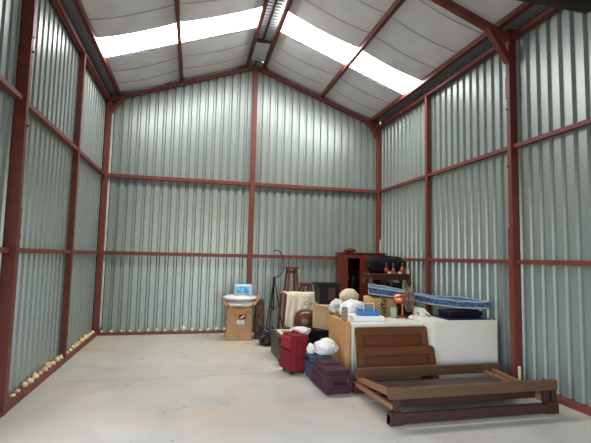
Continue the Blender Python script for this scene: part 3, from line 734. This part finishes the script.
mb = MB(); mb.tube([(4.99, -3.52, 0.80), (4.96, -3.50, 0.84), (5.02, -3.46, 0.87), (5.07, -3.55, 0.825), (5.10, -3.62, 0.80)], 0.007, 7); tag(mb.build('power_cable', M_BLACK, smooth=True), 'thin black power cable looped over the left end of the washing machine', 'cable')

# headboards
def headboard(label, x0, x1, yb, yt, top, rad):
    lean = math.atan2(yt - yb, top)
    r = thing('headboard', label, 'headboard', ((x0 + x1) / 2, yb, 0), 0.0, 'leaning wooden headboards'); r.rotation_euler = (-lean, 0, 0)
    w = (x1 - x0) / 2; t = 0.032; st = 0.095
    for sx in (-1, 1):
        mb = MB(); mb.box(sx * w, sx * (w - st), 0, t, 0, top - 0.03, bev=0.006); mb.build('post', M_WOODP, r, smooth=True)
    mb = MB(); P = [(-w, top - 0.10), (w, top - 0.10)]
    for k in range(6):
        a = k / 5 * PI / 2; P.append((w - rad + rad * math.cos(a), top - rad + rad * math.sin(a)))
    for k in range(6):
        a = PI / 2 + k / 5 * PI / 2; P.append((-w + rad + rad * math.cos(a), top - rad + rad * math.sin(a)))
    mb.prism(P, 'y', -0.004, t + 0.004); mb.build('top_rail', M_WOODP, r)
    mb = MB(); mb.box(-w + st, w - st, 0.0, t, 0.13, 0.22, bev=0.004); mb.build('bottom_rail', M_WOODP, r)
    mb = MB(); mb.box(-w + st, w - st, 0.010, 0.022, 0.21, top - 0.09); mb.build('panel', M_WOOD, r)
    mb = MB(); zt = top - 0.10; zb = 0.22; xi = w - st
    for q in ((-xi, xi, zt - 0.016, zt), (-xi, xi, zb, zb + 0.016), (-xi, -xi + 0.016, zb, zt), (xi - 0.016, xi, zb, zt)): mb.box(q[0], q[1], 0.003, 0.012, q[2], q[3])
    mb.build('recess_shadow_line', M_MAHOGD, r)  # dark strips painting the shadow line around the recessed panel
    for sx in (-1, 1):
        mb = MB(); mb.box(sx * (w - 0.025), sx * (w - 0.055), -0.012, 0.0, top * 0.42, top * 0.60, bev=0.004); mb.build('bracket', M_DARKSTEEL, r)
    return r
headboard('taller brown panelled wooden headboard leaning directly on the low white cabinet', 3.885, 4.918, -3.96, -3.81, 0.715, 0.03)
headboard('lower brown panelled wooden headboard in front, leaning on the taller one', 3.845, 4.922, -4.14, -3.98, 0.50, 0.05)

# --- things on the white cabinet
CT = 0.736
def nx(x, y, z=None):      # place on the cabinet top
    k = 0.951
    return (1.768 + (x - 1.768) * k, -9.097 + (y + 9.097) * k)
r = thing('document_box', 'flat white box on the left of the low white cabinet, under the blue tray', 'box', nx(4.31, -3.12) + (CT,), math.radians(-3))
mb = MB(); mb.box(-0.22, 0.22, -0.17, 0.17, 0, 0.05, bev=0.005); mb.build('body', M_PAPER, r)
mb = MB(); mb.box(-0.225, 0.225, -0.175, 0.175, 0.05, 0.07, bev=0.004); mb.build('lid', M_PAPER, r)
r = thing('plastic_tray', 'bright blue plastic tray on the flat white box', 'tray', nx(4.34, -3.14) + (CT + 0.071,), math.radians(-12))
mb = MB(); mb.box(-0.15, 0.15, -0.09, 0.09, 0, 0.02, bev=0.004)
for a in ((-0.15, 0.15, -0.09, -0.075), (-0.15, 0.15, 0.075, 0.09), (-0.149, -0.135, -0.075, 0.075), (0.135, 0.149, -0.075, 0.075)): mb.box(a[0], a[1], a[2], a[3], 0.01, 0.07 if a[1] > 0 else 0.10, bev=0.003)
mb.build('body', M_BLUECASE, r)
r = thing('grey_device', 'grey device with a flat screen tilted in the blue tray', 'device', nx(4.375, -3.11) + (CT + 0.092,), math.radians(-6)); 
mb = MB(); T = Matrix.Rotation(math.radians(-14), 4, 'X'); mb.box(-0.075, 0.085, -0.012, 0.012, 0.0, 0.14, T, bev=0.004); mb.build('housing', M_PAPER, r)
mb = MB(); mb.box(-0.065, 0.075, -0.014, -0.0115, 0.01, 0.13, T); mb.build('screen', M_GREY, r)
mb = MB(); mb.blob(nx(4.24, -2.80) + (CT,), 0.20, 0.11, 0.14, 0.25, 1.8, 51, 4, crumple=0.12); tag(mb.build('paper_bag', M_PAPER, smooth=True), 'crumpled white paper bag on the low white cabinet behind the flat white box', 'bag')
r = thing('metal_ornament', 'twisted black metal ornament standing before the yellow cardboard box', 'ornament', nx(4.73, -2.85) + (CT,))
mb = MB(); mb.lathe([(0.05, 0), (0.05, 0.012), (0.012, 0.02)], 14); mb.build('base', M_DARKSTEEL, r, smooth=True)
mb = MB(); mb.tube([(0.02 * math.sin(k * 0.9), 0.02 * math.cos(k * 0.9), 0.01 + 0.3 * k / 40) for k in range(41)], 0.009, 7); mb.build('stem', M_DARKSTEEL, r, smooth=True)
for z, s in ((0.11, 1), (0.17, -1), (0.23, 1), (0.28, -1)):
    mb = MB(); mb.blob((s * 0.028, 0, z), 0.018, 0.014, 0.014, 0.3, 3, int(z * 100), 2, False); mb.build('leaf', M_DARKSTEEL, r, smooth=True)
mb = MB(); mb.lathe([(0.044, 0), (0.05, 0.01), (0.053, 0.145), (0.048, 0.147), (0.045, 0.02), (0.02, 0.015)], 22); tag(mb.build('ceramic_pot', M_GREENGL, smooth=True, loc=nx(4.88, -2.92) + (CT,)), 'plain pale green pot between the metal ornament and the copper fan', 'pot')

# fan
r = thing('desk_fan', 'copper desk fan turned sideways on the low white cabinet', 'fan', nx(5.02, -2.94) + (CT,), math.radians(-14))
mb = MB(); mb.lathe([(0.105, 0), (0.105, 0.012), (0.08, 0.025), (0.03, 0.035), (0.02, 0.045)], 26); mb.build('base', M_COPPER, r, smooth=True)
mb = MB(); mb.lathe([(0.016, 0.04), (0.014, 0.17), (0.02, 0.19), (0.02, 0.22)], 14); mb.build('stand', M_COPPER, r, smooth=True)
FZ = 0.275; RY = Matrix.Translation((0, 0, FZ)) @ Matrix.Rotation(PI/2, 4, 'Y')
mb = MB(); mb.lathe([(0.02, -0.135), (0.052, -0.125), (0.07, -0.09), (0.072, 0.0), (0.06, 0.03), (0.03, 0.05)], 22, RY); mb.build('motor', M_COPPER, r, smooth=True)
cg = MB(); R0 = 0.185
def ringp(rr, x): return [(x, rr * math.cos(2*PI*k/36), FZ + rr * math.sin(2*PI*k/36)) for k in range(36)]
for rr, x in ((R0, 0.10), (0.13, 0.045), (0.13, 0.145), (0.075, 0.03), (0.075, 0.155), (0.18, 0.07), (0.18, 0.125)): cg.tube(ringp(rr, x), 0.004, 6, True)
for k in range(40):
    a = 2*PI*k/40; c, s = math.cos(a), math.sin(a)
    cg.tube([(x, rr * c, FZ + rr * s) for rr, x in ((0.03, 0.028), (0.075, 0.03), (0.13, 0.045), (0.18, 0.07), (R0, 0.10))], 0.0022, 5)
    cg.tube([(x, rr * c, FZ + rr * s) for rr, x in ((R0, 0.10), (0.18, 0.125), (0.13, 0.145), (0.075, 0.155), (0.03, 0.158))], 0.0022, 5)
cg.build('cage', M_CAGE, r, smooth=True)
for b in range(4):
    mb = MB(); a0 = b * PI / 2
    P = []
    for rr, da, tw in ((0.03, 0.0, 0.0), (0.09, 0.12, 0.0), (0.16, 0.3, 0.0)):
        P.append((rr, da))
    vs = []
    for rr, da in P:
        for e, xo in ((-0.42, -0.018), (0.42, 0.022)):
            a = a0 + da + e; vs.append((0.095 + xo, rr * math.cos(a), FZ + rr * math.sin(a)))
    mb.add(vs, [(0, 1, 3, 2), (2, 3, 5, 4)]); bo = mb.build('blade', M_BLADE, r, smooth=True); sm = bo.modifiers.new('t', 'SOLIDIFY'); sm.thickness = 0.003
mb = MB(); mb.lathe([(0.028, 0.05), (0.03, 0.155), (0.02, 0.165)], 16, RY); mb.build('hub', M_COPPER, r, smooth=True)
mb = MB(); mb.blob(nx(5.10, -3.08) + (CT,), 0.045, 0.035, 0.03, 0.3, 2, 61, 3, crumple=0.15); tag(mb.build('paper_scrap', M_PAPER, smooth=True), 'scrap of crumpled white paper beside the copper fan base', 'paper')

# boxes behind the white cabinet
r = thing('cardboard_box', 'tall yellow cardboard box behind the metal ornament, mattress end resting on it', 'box', (4.88, -2.40, 0))
carton(r, 0.40, 0.44, 0.965, M_CARDY, False, False)
mb = MB(); mb.box(-0.02, 0.03, -0.222, -0.22, 0.70, 0.955); mb.build('tape', M_TAPE, r)
mb = MB(); mb.box(-0.20, 0.20, -0.223, -0.22, 0.80, 0.806); mb.build('seam', M_BROWNRIM, r)
r = thing('cardboard_box', 'brown cardboard box behind the slim tan box, under a white plastic bag', 'box', (4.30, -2.54, 0))
carton(r, 0.48, 0.24, 0.735, M_CARD2, False, True)
r = thing('cardboard_box', 'pale carton half hidden under the beige sack, beside the tall yellow box', 'box', (4.49, -2.24, 0))
carton(r, 0.33, 0.28, 0.86, M_CARD3, False, True)
r = thing('sack', 'lumpy beige sack behind the white paper bag, right of the black tub', 'sack', (4.37, -2.30, 0.862))
mb = MB(); mb.blob((0, 0, 0), 0.165, 0.115, 0.135, 0.18, 1.4, 74, 4, crumple=0.04); mb.build('body', M_SACK, r, smooth=True)
mb = MB(); mb.blob((4.07, -2.56, 0.736), 0.12, 0.10, 0.12, 0.3, 1.8, 72, 4, crumple=0.13); tag(mb.build('plastic_bag', M_WHITEPL, smooth=True), 'white plastic bag on the brown box, left of the wooden post end', 'bag')

# --- mattress
A = Vector((4.62, -2.56, 0)); B = Vector((5.885, -3.90, 0))
r = thing('mattress', 'thin navy damask mattress with pale piping sagging over the washing machine', 'mattress', (0, 0, 0))
def mz(u):   # underside height
    K = ((0, 1.032), (0.15, 1.016), (0.32, 0.992), (0.55, 0.938), (0.78, 0.918), (1.0, 0.942))
    for (u0, z0), (u1, z1) in zip(K, K[1:]):
        if u <= u1 + 1e-6:
            t = (u - u0) / (u1 - u0); return z0 + (z1 - z0) * t
n = 30
def mpt(u, v, top):
    p = A.lerp(B, u); k = 0.80
    return Vector((p.x + 0.34 * v * (1 - u), p.y + v * k, mz(u) + ((0.105 - 0.018 * u) if top else 0.0) + (0.004 * math.sin(u * 40) if top else 0)))
mb = MB(); g = {}
for i in range(n + 1):
    for j in range(9):
        for tp in (0, 1): g[i, j, tp] = mb.bm.verts.new(mpt(i / n, j / 8, tp))
for i in range(n):
    for j in range(8):
        for tp in (0, 1): mb.bm.faces.new([g[i, j, tp], g[i+1, j, tp], g[i+1, j+1, tp], g[i, j+1, tp]])
for i in range(n):
    for j in (0, 8): mb.bm.faces.new([g[i, j, 0], g[i+1, j, 0], g[i+1, j, 1], g[i, j, 1]])
for j in range(8):
    for i in (0, n): mb.bm.faces.new([g[i, j, 0], g[i, j+1, 0], g[i, j+1, 1], g[i, j, 1]])
mb.build('cover', M_MATT, r)
for tp in (0, 1):
    P = [mpt(i / n, 0, tp) for i in range(n + 1)] + [mpt(1, j / 8, tp) for j in range(1, 9)] + [mpt(i / n, 1, tp) for i in range(n - 1, -1, -1)] + [mpt(0, j / 8, tp) for j in range(7, 0, -1)]
    mb = MB(); mb.tube(P, 0.012, 8, True); mb.build('piping', M_PIPING, r, smooth=True)
mb = MB(); mb.box(5.35, 5.88, -3.72, -3.40, 0.804, 0.885, bev=0.03, seg=3); tag(mb.build('folded_blanket', M_BLACKF, smooth=True), 'dark folded blanket wedged between washing machine lid and mattress', 'blanket')

# --- dismantled bed frame
r = thing('bed_frame', 'dismantled brown wooden bed frame stacked low on the concrete floor', 'bed frame', (0, 0, 0))
X0, X1, YF_, YR = 3.68, 5.63, -5.20, -4.22
def part(name, m, *a, bev=0.004, lab=None):
    mb = MB(); mb.box(*a, bev=bev); o = mb.build(name, m, r)
    if lab: o['label'] = lab
    return o
part('top_rail', M_BEDW, X0, X1 + 0.01, YF_ - 0.03, YF_ + 0.03, 0.245, 0.345)
part('top_rail', M_BEDW, X0 + 0.05, X1 + 0.10, YR - 0.03, YR + 0.03, 0.17, 0.285)
part('bottom_rail', M_BEDR, X0, X1, YF_ - 0.035, YF_ + 0.035, 0.015, 0.10)
part('bottom_rail', M_BEDR, X0 + 0.05, X1 + 0.08, YR - 0.035, YR + 0.035, 0.015, 0.10)
for x, y in ((X0, YF_), (X1 - 0.13, YF_), (X0 + 0.02, YR), (X1 - 0.05, YR)):
    part('foot', M_BEDR, x, x + 0.14, y - 0.04, y + 0.04, 0.0, 0.125)
for x in (X0 + 0.05, X1 - 0.16, X1 - 0.06):
    part('spacer', M_BEDR, x, x + 0.06, YF_ - 0.025, YF_ + 0.025, 0.12, 0.246)
for x in (X0 + 0.10, X1):
    part('spacer', M_BEDR, x, x + 0.06, YR - 0.025, YR + 0.025, 0.12, 0.172)
part('side_board', M_BEDR, X0 + 0.15, X1 - 0.15, YF_ + 0.10, YF_ + 0.13, 0.13, 0.24)
part('bed_board', M_BEDR, X0 + 0.13, X1 - 0.22, -5.04, -4.46, 0.165, 0.19)
# cross rails left and right
def bar(name, m, a, b, w, h):
    mb = MB(); mb.beam(a, b, w, h, (0, 0, 1), 0.004); return mb.build(name, m, r)
bar('cross_rail', M_BEDL, (X0 + 0.10, YR + 0.02, 0.155), (X0 + 0.06, YF_ + 0.03, 0.285), 0.065, 0.05)
bar('cross_rail', M_BEDL, (X0 + 0.06, YR + 0.02, 0.105), (X0 + 0.06, YF_ + 0.01, 0.165), 0.05, 0.045)
bar('cross_rail', M_BEDL, (X1 - 0.02, YR + 0.02, 0.20), (X1 - 0.02, YF_ + 0.02, 0.155), 0.05, 0.045)
bar('cross_rail', M_BEDL, (X1 - 0.14, YR + 0.02, 0.19), (X1 - 0.14, YF_ + 0.02, 0.145), 0.05, 0.045)
for y in (-5.0, -4.85, -4.72, -4.5, -4.4, -4.32):
    part('slat', M_BEDR, X0 + 0.13, X1 - 0.17, y - 0.03, y + 0.03, 0.105, 0.125, bev=0.002)
for x in (X0 + 0.2, X1 - 0.14):
    mb = MB(); mb.lathe([(0.012, 0.345), (0.012, 0.362)], 8, Matrix.Translation((x, YF_, 0))); mb.build('bolt', M_DARKSTEEL, r)

# ------------------------------------------------------------------ light
w = bpy.data.worlds.new('sky'); S.world = w; w.use_nodes = True
N = w.node_tree.nodes; L = w.node_tree.links
bg = N['Background']; sk = N.new('ShaderNodeTexSky')
try:
    sk.sky_type = 'NISHITA'; sk.sun_disc = False; sk.sun_elevation = math.radians(50); sk.sun_rotation = math.radians(200)
except Exception: pass
mixc = N.new('ShaderNodeMixRGB'); mixc.inputs['Fac'].default_value = 0.5; mixc.inputs['Color2'].default_value = (3.5, 3.3, 3.0, 1)
L.new(sk.outputs['Color'], mixc.inputs['Color1']); L.new(mixc.outputs['Color'], bg.inputs['Color'])
bg.inputs['Strength'].default_value = 1.35
la = bpy.data.lights.new('door_daylight', 'AREA'); la.shape = 'RECTANGLE'; la.size = W - 3.0; la.size_y = 3.0
lo = bpy.data.objects.new('door_daylight', la); COL.objects.link(lo); lo.location = (W / 2, YF + 0.02, 1.5); lo.rotation_euler = (PI/2, 0, 0)
la.cycles.is_portal = True
la2 = bpy.data.lights.new('side_door_daylight', 'AREA'); la2.shape = 'RECTANGLE'; la2.size = DY0 - DY1; la2.size_y = DZ
lo2 = bpy.data.objects.new('side_door_daylight', la2); COL.objects.link(lo2); lo2.location = (-OFF - 0.02, (DY0 + DY1) / 2, DZ / 2); lo2.rotation_euler = (PI/2, 0, -PI/2)
la2.cycles.is_portal = True

# ------------------------------------------------------------------ camera
f, cx, D, yaw, pit, rol = 422.801, 1.7677, 9.0972, 0.2373, 0.0843, 0.0222
Fv = Vector((math.sin(yaw) * math.cos(pit), math.cos(yaw) * math.cos(pit), math.sin(pit))); R = Vector((math.cos(yaw), -math.sin(yaw), 0)); U = R.cross(Fv)
R2 = math.cos(rol) * R + math.sin(rol) * U; U2 = -math.sin(rol) * R + math.cos(rol) * U
M = Matrix((R2, U2, -Fv)).transposed().to_4x4(); M.translation = (cx, -D, 1.6)
cam = bpy.data.cameras.new('camera'); cam.sensor_width = 36; cam.lens = 36 * f / 591
co = bpy.data.objects.new('camera', cam); COL.objects.link(co); co.matrix_world = M; S.camera = co
S.view_settings.view_transform = 'Standard'; S.view_settings.look = 'None'; S.view_settings.gamma = 1.0
S.view_settings.exposure = 0.1
S.view_settings.use_curve_mapping = False
